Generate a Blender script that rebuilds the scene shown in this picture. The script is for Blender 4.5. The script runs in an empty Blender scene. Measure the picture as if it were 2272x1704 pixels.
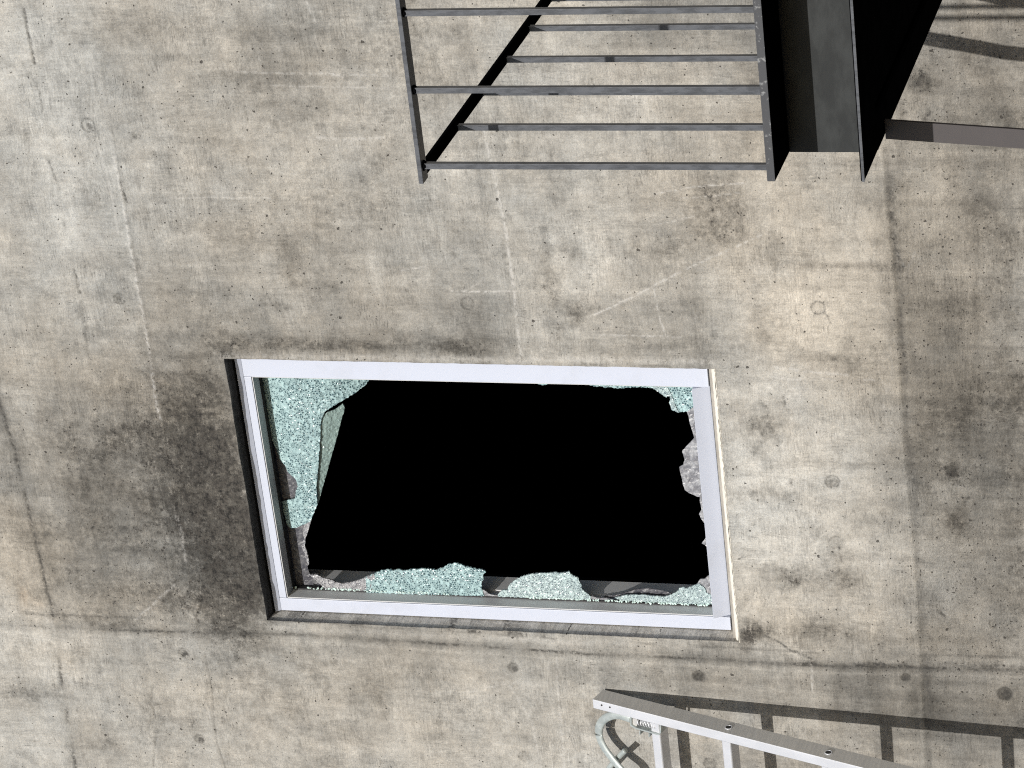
import bpy, bmesh, math, random
import numpy as np
from mathutils import Vector, Matrix, geometry
random.seed(7)
SC = bpy.context.scene
COL = SC.collection

# ------------------------------------------------------------------ camera
# World: wall face is the plane Y = 0 (outside is -Y), Z is up, X runs to the right along the wall.
# The photographer stands on the ground, to the right of the window, looks up and left, and
# holds the camera on its side.
R = np.array([[-0.10846922, 0.2624578, -0.95882758],
              [-0.89299893, -0.44951959, -0.02202379],
              [-0.4367921, 0.8538431, 0.28313357]])       # rows: image right, image down, view direction
CAM = np.array([3.9311, -7.6846, 1.6518])
FPX = 7200.0
cd = bpy.data.cameras.new("camera")
cam = bpy.data.objects.new("camera", cd)
COL.objects.link(cam)
cd.sensor_width = 36.0
cd.lens = FPX / 2272.0 * 36.0
cd.clip_start = 0.05
cd.clip_end = 2000.0
M = Matrix.Identity(4)
for i in range(3):
    M[i][0] = R[0][i]; M[i][1] = -R[1][i]; M[i][2] = -R[2][i]; M[i][3] = CAM[i]
cam.matrix_world = M
SC.camera = cam

def W(u, v, Y=0.0):
    """where a line of sight measured in the photograph meets the plane at depth Y"""
    r = R.T @ np.array([u - 1136.0, v - 852.0, FPX])
    return Vector(CAM + (Y - CAM[1]) / r[1] * r)

# ------------------------------------------------------------------ light
SUN_DIR = Vector((0.17, -1.0, 0.40)).normalized()          # towards the sun
elev = math.asin(SUN_DIR.z)
world = bpy.data.worlds.new("World"); SC.world = world
world.use_nodes = True
nt = world.node_tree
sky = nt.nodes.new("ShaderNodeTexSky"); sky.sky_type = 'NISHITA'; sky.sun_disc = False
sky.sun_elevation = elev
sky.sun_rotation = math.atan2(SUN_DIR.x, SUN_DIR.y)
bgn = nt.nodes["Background"]; bgn.inputs[1].default_value = 0.095
nt.links.new(sky.outputs[0], bgn.inputs[0])
sd = bpy.data.lights.new("sun", 'SUN'); sd.energy = 4.2; sd.angle = math.radians(0.5); sd.color = (1.0, 0.97, 0.925)
sun = bpy.data.objects.new("sun", sd); COL.objects.link(sun)
sun.rotation_euler = SUN_DIR.to_track_quat('Z', 'Y').to_euler()
sun.location = SUN_DIR * 30
SC.view_settings.view_transform = 'Standard'
SC.view_settings.look = 'None'
SC.view_settings.exposure = 0.0
SC.view_settings.gamma = 1.0
SC.cycles.max_bounces = 6
SC.cycles.use_denoising = False
SC.cycles.filter_width = 1.1

# ------------------------------------------------------------------ helpers
def tag(o, label=None, cat=None, group=None, kind=None):
    if label: o["label"] = label
    if cat: o["category"] = cat
    if group: o["group"] = group
    if kind: o["kind"] = kind
    return o

def empty(name, loc=(0, 0, 0)):
    o = bpy.data.objects.new(name, None); COL.objects.link(o); o.location = loc; return o

def link(name, me, parent=None, mat=None):
    o = bpy.data.objects.new(name, me); COL.objects.link(o)
    if mat: me.materials.append(mat)
    if parent is not None:
        o.parent = parent
        loc = Vector(parent.location)
        p = parent.parent
        while p is not None:
            loc += Vector(p.location); p = p.parent
        o.location = -loc if loc.length else (0, 0, 0)
    return o
# all meshes are modelled in world coordinates; link() takes the parent's offset back out

class MB:
    def __init__(s): s.v = []; s.f = []
    def add(s, vs, fs):
        n = len(s.v); s.v += [tuple(v) for v in vs]; s.f += [tuple(i + n for i in f) for f in fs]
    def box(s, a, b):
        x0, y0, z0 = [min(p, q) for p, q in zip(a, b)]; x1, y1, z1 = [max(p, q) for p, q in zip(a, b)]
        s.add([(x0, y0, z0), (x1, y0, z0), (x1, y1, z0), (x0, y1, z0), (x0, y0, z1), (x1, y0, z1), (x1, y1, z1), (x0, y1, z1)],
              [(0, 3, 2, 1), (4, 5, 6, 7), (0, 1, 5, 4), (1, 2, 6, 5), (2, 3, 7, 6), (3, 0, 4, 7)])
    def hexa(s, p):   # 8 points ordered as in box
        s.add(p, [(0, 3, 2, 1), (4, 5, 6, 7), (0, 1, 5, 4), (1, 2, 6, 5), (2, 3, 7, 6), (3, 0, 4, 7)])
    def prism(s, poly, ext):  # poly: list of points, ext: vector
        n = len(poly); e = Vector(ext)
        vs = [Vector(p) for p in poly] + [Vector(p) + e for p in poly]
        fs = [tuple(range(n))[::-1], tuple(range(n, 2 * n))] + [(i, (i + 1) % n, n + (i + 1) % n, n + i) for i in range(n)]
        s.add(vs, fs)
    def tube(s, pts, r, seg=14, cap=True, sx=1.0, ref=None):
        pts = [Vector(p) for p in pts]; rings = []
        for i, p in enumerate(pts):
            t = (pts[min(i + 1, len(pts) - 1)] - pts[max(i - 1, 0)]).normalized()
            rf = Vector(ref) if ref else (Vector((0, 0, 1)) if abs(t.z) < .9 else Vector((1, 0, 0)))
            a = t.cross(rf).normalized(); b = t.cross(a).normalized()
            rings.append([p + (a * math.cos(q) + b * math.sin(q) * sx) * r for q in [2 * math.pi * k / seg for k in range(seg)]])
        vs = [v for rg in rings for v in rg]; fs = []
        for i in range(len(pts) - 1):
            for k in range(seg):
                fs.append((i * seg + k, i * seg + (k + 1) % seg, (i + 1) * seg + (k + 1) % seg, (i + 1) * seg + k))
        if cap: fs += [tuple(range(seg))[::-1], tuple((len(pts) - 1) * seg + k for k in range(seg))]
        s.add(vs, fs)
    def build(s, name, mat, parent=None, bevel=0.0, smooth=False):
        me = bpy.data.meshes.new(name); me.from_pydata(s.v, [], s.f); me.validate()
        bm = bmesh.new(); bm.from_mesh(me); bmesh.ops.recalc_face_normals(bm, faces=bm.faces[:])
        if bevel:
            es = [e for e in bm.edges if e.is_manifold and e.calc_face_angle(0) > 0.6]
            bmesh.ops.bevel(bm, geom=es, offset=bevel, segments=2, affect='EDGES', profile=0.5)
        bm.to_mesh(me); bm.free()
        if smooth: me.polygons.foreach_set('use_smooth', [True] * len(me.polygons))
        return link(name, me, parent, mat)

# node helpers
def newmat(name):
    m = bpy.data.materials.new(name); m.use_nodes = True
    return m, m.node_tree, m.node_tree.nodes["Principled BSDF"]
def N(t, typ, **kw):
    n = t.nodes.new(typ)
    for k, v in kw.items(): setattr(n, k, v)
    return n
def L(t, a, b): t.links.new(a, b)
def math_(t, op, a, b=None, c=None, clamp=False):
    n = N(t, "ShaderNodeMath", operation=op, use_clamp=clamp)
    for i, x in enumerate((a, b, c)):
        if x is None: continue
        if isinstance(x, (int, float)): n.inputs[i].default_value = x
        else: L(t, x, n.inputs[i])
    return n.outputs[0]
def maprange(t, x, a, b, c=0.0, d=1.0, smooth=False):
    n = N(t, "ShaderNodeMapRange"); n.interpolation_type = 'SMOOTHSTEP' if smooth else 'LINEAR'
    L(t, x, n.inputs[0])
    for i, v in enumerate((a, b, c, d)):
        if isinstance(v, (int, float)): n.inputs[i + 1].default_value = v
        else: L(t, v, n.inputs[i + 1])
    return n.outputs[0]
def scaled(t, co, s, off=(0, 0, 0)):
    n = N(t, "ShaderNodeMapping"); n.inputs[3].default_value = s; n.inputs[1].default_value = off
    L(t, co, n.inputs[0]); return n.outputs[0]
def noise(t, co, scale, detail=3.0, rough=0.55, dist=0.0):
    n = N(t, "ShaderNodeTexNoise"); n.inputs["Scale"].default_value = scale
    n.inputs["Detail"].default_value = detail; n.inputs["Roughness"].default_value = rough
    n.inputs["Distortion"].default_value = dist
    L(t, co, n.inputs["Vector"]); return n.outputs["Fac"]
def mixc(t, f, a, b, blend='MIX'):
    n = N(t, "ShaderNodeMix", data_type='RGBA', blend_type=blend)
    if isinstance(f, (int, float)): n.inputs[0].default_value = f
    else: L(t, f, n.inputs[0])
    for i, x in ((6, a), (7, b)):
        if isinstance(x, tuple): n.inputs[i].default_value = (*x, 1.0)
        else: L(t, x, n.inputs[i])
    return n.outputs[2]
def objco(t): return N(t, "ShaderNodeTexCoord").outputs["Object"]

# ------------------------------------------------------------------ materials
def concrete():
    m, t, b = newmat("weathered_board_marked_concrete")
    co = objco(t)
    a1 = N(t, "ShaderNodeAttribute", attribute_name="weather")
    sp = N(t, "ShaderNodeSeparateColor"); L(t, a1.outputs["Color"], sp.inputs[0])
    tone, mold, warm = sp.outputs[0], sp.outputs[1], sp.outputs[2]
    a2 = N(t, "ShaderNodeAttribute", attribute_name="detail")
    sp2 = N(t, "ShaderNodeSeparateColor"); L(t, a2.outputs["Color"], sp2.inputs[0])
    pitd, lightl, darkl = sp2.outputs[0], sp2.outputs[1], sp2.outputs[2]
    # fine plywood grain running along the wall, weaker trowel / run marks down it
    wn = N(t, "ShaderNodeTexNoise"); wn.inputs["Scale"].default_value = 5.0; wn.inputs["Detail"].default_value = 3.0; L(t, co, wn.inputs["Vector"])
    wv = N(t, "ShaderNodeVectorMath", operation='MULTIPLY_ADD'); L(t, wn.outputs["Color"], wv.inputs[0]); wv.inputs[1].default_value = (0.03, 0, 0.03); L(t, co, wv.inputs[2])
    cw = wv.outputs[0]
    def sig(x, k): return math_(t, 'MULTIPLY', math_(t, 'SUBTRACT', x, 0.5), k)
    g1 = noise(t, scaled(t, cw, (16, 1, 185)), 1.0, 3.0, 0.7)
    g2 = noise(t, scaled(t, cw, (150, 1, 13)), 1.0, 4.0, 0.65)
    g3 = noise(t, scaled(t, co, (22, 1, 22)), 1.0, 7.0, 0.72)
    g4 = noise(t, scaled(t, co, (230, 30, 230)), 1.0, 2.0, 0.7)
    patch = maprange(t, noise(t, co, 4.2, 4.0, 0.6), 0.42, 0.62, 0.10, 1.0, True)
    patch2 = maprange(t, noise(t, scaled(t, co, (1, 1, 1), (5, 0, 2)), 5.0, 4.0, 0.6), 0.42, 0.62, 0.10, 1.0, True)
    s = math_(t, 'ADD', math_(t, 'MULTIPLY', sig(g1, 0.95), patch), math_(t, 'MULTIPLY', sig(g2, 0.70), patch2))
    s = math_(t, 'ADD', s, math_(t, 'ADD', sig(g3, 1.05), math_(t, 'ADD', sig(g4, 0.8), sig(noise(t, co, 75.0, 4.0, 0.75), 0.75))))
    val = math_(t, 'MULTIPLY', math_(t, 'ADD', s, 1.0), tone)
    # soot and lichen haze: thin, cloudy, broken by the grain
    c1 = noise(t, scaled(t, cw, (1, 1, 1.5), (9, 0, 4)), 7.5, 9.0, 0.74)
    c2 = noise(t, scaled(t, cw, (2.6, 1, 1.0), (2, 0, 8)), 9.0, 8.0, 0.78)
    gr = math_(t, 'ADD', maprange(t, c1, 0.52, 0.60, 0, 1, True), maprange(t, c2, 0.535, 0.615, 0, .8, True))
    gr = math_(t, 'MULTIPLY', gr, maprange(t, math_(t, 'ADD', g1, g2), 0.80, 1.25, 1.15, 0.45))
    val = math_(t, 'MULTIPLY', val, math_(t, 'SUBTRACT', 1.0, math_(t, 'MULTIPLY', gr, 0.20)))
    bl = math_(t, 'ADD', sig(noise(t, co, 13.0, 8.0, 0.72), 2.2), sig(noise(t, co, 45.0, 6.0, 0.82), 3.6))
    bl = math_(t, 'MULTIPLY', math_(t, 'ADD', bl, 0.85), mold)
    broad = maprange(t, bl, 0.06, 1.05, 0.0, 0.66)
    val = math_(t, 'MULTIPLY', val, math_(t, 'SUBTRACT', 1.0, broad))
    warm = math_(t, 'ADD', warm, math_(t, 'MULTIPLY', mold, 0.22))
    # short scraped strokes, dark and pale, in clusters
    def strokes(vec, off, lo, cl, clo):
        a_ = maprange(t, noise(t, scaled(t, cw, vec, off), 1.0, 2.0, 0.6), lo, lo + .10, 0, 1, True)
        return math_(t, 'MULTIPLY', a_, maprange(t, noise(t, scaled(t, co, (1, 1, 1), off), cl, 4.0, 0.65), clo, clo + .12, 0, 1, True))
    sd_ = math_(t, 'MAXIMUM', strokes((38, 1, 260), (3, 0, 1), .55, 7.0, .50), strokes((210, 1, 34), (7, 0, 5), .57, 6.0, .52))
    sl_ = math_(t, 'MAXIMUM', strokes((26, 1, 300), (1, 0, 6), .57, 6.0, .50), strokes((260, 1, 22), (4, 0, 9), .58, 5.0, .50))
    val = math_(t, 'MULTIPLY', val, math_(t, 'SUBTRACT', 1.0, math_(t, 'MULTIPLY', sd_, 0.34)))
    val = math_(t, 'MULTIPLY', val, math_(t, 'ADD', 1.0, math_(t, 'MULTIPLY', sl_, 0.18)))
    hn = noise(t, scaled(t, co, (1, 1, 1), (1, 0, 7)), 6.0, 6.0, 0.65)
    hue = math_(t, 'ADD', warm, sig(hn, 1.5), clamp=True)
    base = mixc(t, hue, (0.395, 0.394, 0.376), (0.450, 0.412, 0.354))
    base = mixc(t, maprange(t, a1.outputs["Alpha"], 0.35, 1.0, 0.0, 0.8, True), base, (0.52, 0.375, 0.245))
    vn = N(t, "ShaderNodeVectorMath", operation='SCALE'); L(t, base, vn.inputs[0]); L(t, val, vn.inputs["Scale"])
    c = vn.outputs[0]
    # weathered white bloom lines
    ll = math_(t, 'MULTIPLY', lightl, maprange(t, noise(t, co, 70.0, 2.0), 0.40, 0.56), clamp=True)
    c = mixc(t, math_(t, 'MULTIPLY', ll, 0.6), c, (0.60, 0.585, 0.56))
    # mould: mask broken up by speckle and by the grain
    n1 = noise(t, co, 62.0, 5.0, 0.80)
    n2 = noise(t, scaled(t, co, (1, 1, 1.0), (3, 0, 3)), 15.0, 6.0, 0.70)
    mm = math_(t, 'ADD', mold, math_(t, 'ADD', sig(n1, 3.8), sig(n2, 2.6)))
    mm = math_(t, 'ADD', mm, math_(t, 'ADD', sig(g2, 1.2), sig(g1, -0.9)))
    mm = math_(t, 'ADD', mm, sig(noise(t, scaled(t, co, (1, 1, 1), (8, 0, 2)), 28.0, 6.0, 0.8), 4.0))
    mf = maprange(t, mm, 1.00, 1.90, 0.0, 0.93, True)
    mk = mixc(t, maprange(t, noise(t, scaled(t, co, (1, 1, 1), (4, 0, 4)), 50.0, 7.0, 0.8), 0.40, 0.62), (0.010, 0.010, 0.010), (0.088, 0.080, 0.071))
    c = mixc(t, mf, c, mk)
    dl = math_(t, 'MULTIPLY', darkl, maprange(t, noise(t, co, 85.0, 3.0, 0.7), 0.36, 0.56), clamp=True)
    c = mixc(t, math_(t, 'MULTIPLY', dl, 0.88), c, (0.045, 0.043, 0.040))
    # air holes
    hs = []
    dn_ = N(t, "ShaderNodeTexNoise"); dn_.inputs["Scale"].default_value = 120.0; dn_.inputs["Detail"].default_value = 1.0; L(t, co, dn_.inputs["Vector"])
    for sc_, r0, off in ((55.0, 0.25, (0, 0, 0)), (140.0, 0.36, (2, 0, 1))):
        dv = N(t, "ShaderNodeVectorMath", operation='MULTIPLY_ADD'); L(t, dn_.outputs["Color"], dv.inputs[0]); dv.inputs[1].default_value = (.010, 0, .010); L(t, scaled(t, co, (1, 0, 1), off), dv.inputs[2])
        vo = N(t, "ShaderNodeTexVoronoi", feature='F1'); vo.inputs["Scale"].default_value = sc_
        L(t, dv.outputs[0], vo.inputs["Vector"])
        rs = N(t, "ShaderNodeSeparateColor"); L(t, vo.outputs["Color"], rs.inputs[0])
        rad = maprange(t, rs.outputs[0], math_(t, 'SUBTRACT', 1.0, math_(t, 'MULTIPLY', pitd, 0.36)), 1.0, 0.0, r0)
        hs.append(maprange(t, math_(t, 'SUBTRACT', rad, vo.outputs["Distance"]), 0.0, 0.06, 0.0, 1.0))
    pit = math_(t, 'MAXIMUM', hs[0], hs[1])
    c = mixc(t, math_(t, 'MULTIPLY', pit, 0.86), c, (0.05, 0.045, 0.04))
    L(t, c, b.inputs["Base Color"])
    b.inputs["Roughness"].default_value = 0.9
    b.inputs["Specular IOR Level"].default_value = 0.25
    h = math_(t, 'ADD', math_(t, 'MULTIPLY', g3, 0.9), math_(t, 'MULTIPLY', g1, 0.6))
    h = math_(t, 'ADD', h, math_(t, 'MULTIPLY', math_(t, 'MULTIPLY', noise(t, co, 150.0, 4.0, 0.75), math_(t, 'ADD', pitd, 0.18)), 4.0))
    h = math_(t, 'SUBTRACT', h, math_(t, 'MULTIPLY', pit, 1.6))
    bp = N(t, "ShaderNodeBump"); bp.inputs["Strength"].default_value = 1.0; bp.inputs["Distance"].default_value = 0.0016
    L(t, h, bp.inputs["Height"]); L(t, bp.outputs[0], b.inputs["Normal"])
    return m

def simple(name, col, rough=0.6, metal=0.0, spec=0.5, var=0.0, vscale=20.0, stretch=(1, 1, 1), col2=None, bump=0.0, thr=(0.4, 0.65)):
    m, t, b = newmat(name)
    b.inputs["Roughness"].default_value = rough; b.inputs["Metallic"].default_value = metal
    b.inputs["Specular IOR Level"].default_value = spec
    co = objco(t)
    n = noise(t, scaled(t, co, stretch), vscale, 5.0, 0.65)
    c2 = col2 or tuple(min(1, x * (1 + var)) for x in col)
    c1 = col if col2 else tuple(x * (1 - var) for x in col)
    L(t, mixc(t, maprange(t, n, thr[0], thr[1], 0, 1, True), c1, c2), b.inputs["Base Color"])
    if bump:
        bp = N(t, "ShaderNodeBump"); bp.inputs["Distance"].default_value = bump
        L(t, n, bp.inputs["Height"]); L(t, bp.outputs[0], b.inputs["Normal"])
    return m

def crazed(name, light, dark, scale=150.0):
    """toughened glass crazed to small dice that still hang on the interlayer"""
    m, t, b = newmat(name)
    co = objco(t)
    def voro(sc_, feat):
        v = N(t, "ShaderNodeTexVoronoi", feature=feat); v.inputs["Scale"].default_value = sc_
        L(t, co, v.inputs["Vector"]); return v
    v1 = voro(scale, 'F1')
    v2 = voro(scale, 'DISTANCE_TO_EDGE')
    rs = N(t, "ShaderNodeSeparateColor"); L(t, v1.outputs["Color"], rs.inputs[0])
    big = noise(t, co, 9.0, 3.0)
    # heart of a die is clear and shows the dark room, its cracked rim is frosted
    rim = maprange(t, v2.outputs["Distance"], 0.02, 0.24, 1.0, 0.0, True)
    clear = maprange(t, rs.outputs[0], math_(t, 'SUBTRACT', 0.36, math_(t, 'MULTIPLY', big, 0.5)), 0.50, 0.0, 1.0)
    f = math_(t, 'MAXIMUM', rim, math_(t, 'SUBTRACT', 1.0, math_(t, 'MULTIPLY', clear, 1.15)), clamp=True)
    f = math_(t, 'MULTIPLY', f, maprange(t, noise(t, co, 60.0, 3.0), 0.3, 0.6, 0.65, 1.0), clamp=True)
    L(t, mixc(t, f, dark, light), b.inputs["Base Color"])
    b.inputs["Roughness"].default_value = 0.22
    b.inputs["Specular IOR Level"].default_value = 0.45
    bp = N(t, "ShaderNodeBump"); bp.inputs["Distance"].default_value = 0.0011
    L(t, math_(t, 'ADD', v1.outputs["Distance"], rs.outputs[1]), bp.inputs["Height"]); L(t, bp.outputs[0], b.inputs["Normal"])
    return m

MAT = dict(
    concrete=concrete(),
    core=simple("cast_concrete_core", (0.33, 0.31, 0.28), 0.9, var=0.15, vscale=8),
    mortar=simple("pale_sill_mortar", (0.74, 0.70, 0.62), 0.9, spec=0.2, var=0.07, vscale=40, bump=0.0015),
    frame=simple("white_powder_coat", (0.50, 0.535, 0.63), 0.42, col2=(0.47, 0.50, 0.58), vscale=9, thr=(.5, .72), bump=.0004),
    rebate=simple("grey_inner_rebate", (0.55, 0.555, 0.56), 0.5, var=0.05, vscale=4, stretch=(1, 1, 2)),
    rubber=simple("black_gasket_rubber", (0.02, 0.02, 0.022), 0.6, var=0.3),
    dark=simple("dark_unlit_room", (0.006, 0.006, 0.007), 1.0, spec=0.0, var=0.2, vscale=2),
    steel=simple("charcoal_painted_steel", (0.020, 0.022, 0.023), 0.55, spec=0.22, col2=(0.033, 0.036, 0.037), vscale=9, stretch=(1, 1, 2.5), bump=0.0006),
    bar=simple("worn_steel_bar", (0.046, 0.050, 0.058), 0.45, spec=0.4, col2=(0.085, 0.091, 0.104), vscale=80, stretch=(1, 1, .35), bump=0.0003, thr=(.35, .6)),
    edge=simple("chipped_steel_edge", (0.05, 0.052, 0.058), 0.45, spec=0.4, col2=(0.22, 0.225, 0.23), vscale=60, thr=(.56, .68)),
    brown=simple("primed_steel_post", (0.055, 0.048, 0.049), 0.6, var=0.06, vscale=5),
    under=simple("shade_black_steel", (0.0035, 0.0035, 0.004), 1.0, spec=0.0, var=0.2),  # shade painted in: near-black for deck underside, flanges, welds and side rail
    alu=simple("mill_aluminium", (0.66, 0.67, 0.70), 0.38, metal=0.35, var=0.05, vscale=14, stretch=(1, 1, .5)),
    alu_dull=simple("brushed_aluminium_side", (0.56, 0.55, 0.53), 0.45, metal=0.35, var=0.06, vscale=5, stretch=(1, 1, 20)),
    galv=simple("galvanised_hook", (0.42, 0.46, 0.45), 0.4, metal=0.3, var=0.12, vscale=40),
    glass=crazed("crazed_safety_glass", (0.40, 0.55, 0.56), (0.050, 0.095, 0.11), 150.0),
    glass_pale=crazed("pale_crushed_glass", (0.49, 0.60, 0.60), (0.12, 0.16, 0.18), 190.0),
    glass_grey=crazed("grey_crushed_glass", (0.40, 0.40, 0.41), (0.10, 0.10, 0.115), 210.0),
    glass_back=crazed("green_back_of_glass", (0.27, 0.365, 0.345), (0.21, 0.28, 0.27), 150.0),
    film=simple("smoky_interlayer_film", (0.055, 0.055, 0.068), 0.35, col2=(0.125, 0.125, 0.135), vscale=60, spec=0.6, bump=0.002),
    film_pale=simple("milky_interlayer_film", (0.155, 0.155, 0.17), 0.3, col2=(0.33, 0.335, 0.35), vscale=52, spec=0.6, bump=0.003),
    bead=simple("bright_glass_crumbs", (0.70, 0.86, 0.82), 0.2, spec=0.9, var=0.15, vscale=200),
    asphalt=simple("asphalt_yard", (0.05, 0.05, 0.05), 0.95, var=0.25, vscale=30),
)

# ------------------------------------------------------------------ ground
g = MB(); g.add([(-400, -400, 0), (400, -400, 0), (400, 400, 0), (-400, 400, 0)], [(0, 1, 2, 3)])
tag(g.build("ground", MAT['asphalt']), kind="structure")

# ------------------------------------------------------------------ concrete building
OX0, OX1, OZ0, OZ1 = -0.802, 0.059, 3.622, 5.046          # window opening in the wall face
rng = np.random.RandomState(11)

def vnoise(x, y, seed):
    xi = np.floor(x).astype(np.int64); yi = np.floor(y).astype(np.int64)
    fx = x - xi; fy = y - yi
    fx = fx * fx * (3 - 2 * fx); fy = fy * fy * (3 - 2 * fy)
    def h(a, b):
        k = (a * 374761393 + b * 668265263 + seed * 982451653) & 0xffffffff
        k = ((k ^ (k >> 13)) * 1274126177) & 0xffffffff
        return ((k ^ (k >> 16)) & 0xffff) / 65535.0
    return (h(xi, yi) * (1 - fx) + h(xi + 1, yi) * fx) * (1 - fy) + (h(xi, yi + 1) * (1 - fx) + h(xi + 1, yi + 1) * fx) * fy
def fbm(x, y, seed, oc=4, g=0.55):
    s = 0; a = 1; n = 0
    for i in range(oc):
        s = s + a * vnoise(x * 2 ** i + 17.3 * i, y * 2 ** i - 9.1 * i, seed + i); n += a; a *= g
    return s / n
def sstep(a, b, x):
    t = np.clip((x - a) / (b - a), 0, 1); return t * t * (3 - 2 * t)

def axis(lo, hi, step, fixed, far_lo, far_hi):
    pts = sorted(set([lo, hi] + [f for f in fixed if lo < f < hi])); out = []
    for a, b in zip(pts[:-1], pts[1:]):
        n = max(1, int(round((b - a) / step))); out += list(np.linspace(a, b, n + 1)[:-1])
    out.append(hi)
    return np.array(list(np.linspace(far_lo, lo, 24)[:-1]) + out + list(np.linspace(hi, far_hi, 24)[1:]))

xs = axis(-1.55, 1.30, 0.0036, (OX0, OX1), -7.0, 9.0)
zs = axis(2.60, 6.15, 0.0036, (OZ0, OZ1), 0.0, 8.6)
X, Z = np.meshgrid(xs, zs)                                  # [iz, ix]
def P2(u, v):
    p = W(u, v); return p.x, p.z
KX, KZ = 1 / 640.0, 1 / 735.0                               # metres per photo pixel along X (down the image) and Z (across it)

tone = 0.755 + 0.60 * (fbm(X * 1.7, Z * 2.3, 3, 4) - 0.5) + 0.30 * (fbm(X * 5, Z * 9, 9, 4) - 0.5) + 0.28 * (fbm(X * 3.0, Z * 40, 21, 3) - .5) * fbm(X * 2, Z * 2, 5, 2) + 0.26 * (fbm(X * 45, Z * 3.5, 31, 3) - .5) + .30 * (fbm(X * 17, Z * 2.0, 131, 4) - .5) * sstep(.3, .7, fbm(X * 2, Z * 2, 135, 3)) * .7 + .08 * (fbm(X * 11, Z * 11, 137, 5, .7) - .5)
mold = 0.12 + 0.60 * (fbm(X * 3.2, Z * 3.0, 41, 4) - 0.42) + 0.25 * (fbm(X * 14, Z * 4, 47, 3) - .5)
warm = 0.52 + 0.8 * (fbm(X * 1.5, Z * 1.9, 51, 4) - 0.5)
pitd = 0.10 + 0.35 * np.clip(fbm(X * 3, Z * 3, 61, 3) - 0.42, 0, 1)
light = np.zeros_like(X); darkl = np.zeros_like(X); dy = 0.0016 * (fbm(X * 4, Z * 4, 71, 3) - 0.5)
wobx = (fbm(X * 8, Z * 8, 81, 5, .65) - .5); wobz = (fbm(X * 8, Z * 8, 85, 5, .65) - .5)

def blob(u, v, ru, rv, rot=0.0, rag=1.15, soft=1.0):
    """ragged patch: centre and radii surveyed in photo pixels, laid out on the wall in metres"""
    cx, cz = P2(u, v)
    a = (Z - cz) * -1; b = -(X - cx)                        # across and down the picture
    a = a + wobz * rag * min(ru * KZ, .09); b = b + wobx * rag * min(rv * KX, .09)
    c, s = math.cos(rot), math.sin(rot)
    p = (a * c + b * s) / (ru * KZ); q = (-a * s + b * c) / (rv * KX)
    return np.exp(-(p * p + q * q) ** soft)

brk = 0.45 + 1.25 * fbm(X * 16, Z * 11, 141, 4, .65)
for u, v, ru, rv, k in ((300, 1100, 230, 250, .34), (470, 1020, 50, 110, .65), (525, 1150, 50, 140, .85), (575, 1290, 36, 60, .8), (470, 1190, 110, 240, .95), (500, 1130, 55, 200, .45), (540, 1290, 40, 80, .3), (300, 985, 150, 60, .34), (200, 1110, 150, 160, .12), (440, 900, 90, 60, .35),
        (330, 850, 110, 40, .25), (330, 1330, 220, 60, .22), (110, 960, 120, 50, .25), (210, 1380, 100, 18, .35),
        (2170, 980, 80, 150, .30), (2255, 1240, 45, 150, .5), (2262, 980, 40, 120, .3), (2125, 1165, 26, 32, .85), (2110, 1045, 22, 18, .7), (2230, 860, 60, 60, .35), (2060, 1020, 45, 70, .35),
        (2180, 480, 50, 120, .35), (2140, 680, 90, 40, .4), (2230, 620, 30, 60, .35), (1980, 520, 30, 90, .55),
        (1672, 1400, 34, 22, 1.25), (1655, 1420, 14, 26, .9), (640, 170, 150, 60, .34), (520, 60, 200, 40, .3), (900, 90, 100, 60, .30), (380, 60, 90, 50, .2),
        (580, 500, 130, 40, .30), (650, 590, 70, 50, .30), (690, 650, 60, 40, .30), (830, 500, 60, 70, .25), (860, 350, 60, 30, .30), (640, 270, 160, 30, .28),
        (480, 750, 40, 40, .35), (620, 765, 160, 16, .60), (850, 770, 160, 14, .55), (1020, 765, 60, 18, .60), (1050, 705, 50, 20, .35), (1260, 700, 80, 40, .25),
        (1266, 562, 18, 26, .65), (1210, 572, 14, 14, .55), (1228, 640, 26, 34, .55), (1280, 690, 18, 22, .5), (1235, 735, 20, 18, .45), (1600, 440, 45, 55, .55), (1580, 520, 70, 40, .45),
        (1480, 545, 40, 26, .35), (1690, 710, 26, 50, .45), (1420, 770, 130, 24, .40), (1830, 590, 110, 7, .50), (1850, 800, 130, 9, .35), (1860, 830, 60, 30, .35), (1700, 945, 40, 28, .55), (1680, 1000, 22, 14, .5),
        (1700, 1100, 60, 16, .55), (1880, 1030, 80, 8, .35), (1740, 1280, 70, 30, .60), (1880, 1290, 30, 26, .5), (1830, 1400, 120, 24, .50), (1850, 1230, 26, 60, .25),
        (700, 1480, 40, 40, .25), (640, 1570, 30, 40, .3), (780, 1640, 80, 20, .25), (60, 1540, 60, 26, .60), (230, 1650, 60, 30, .35), (330, 1580, 80, 40, .25),
        (1000, 1500, 60, 20, .22), (810, 1530, 60, 40, .25), (1030, 1590, 60, 40, .25), (1320, 1590, 24, 34, .5), (980, 1640, 60, 30, .2), (1450, 1500, 120, 20, .25),
        (2010, 150, 40, 30, .3), (2050, 185, 28, 18, .6), (2180, 150, 40, 30, .35), (2250, 260, 40, 20, .4), (2215, 1400, 40, 30, .3), (2120, 1420, 80, 30, .25), (2260, 1600, 30, 60, .4)):
    mold += k * blob(u, v, ru, rv) * brk
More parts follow.
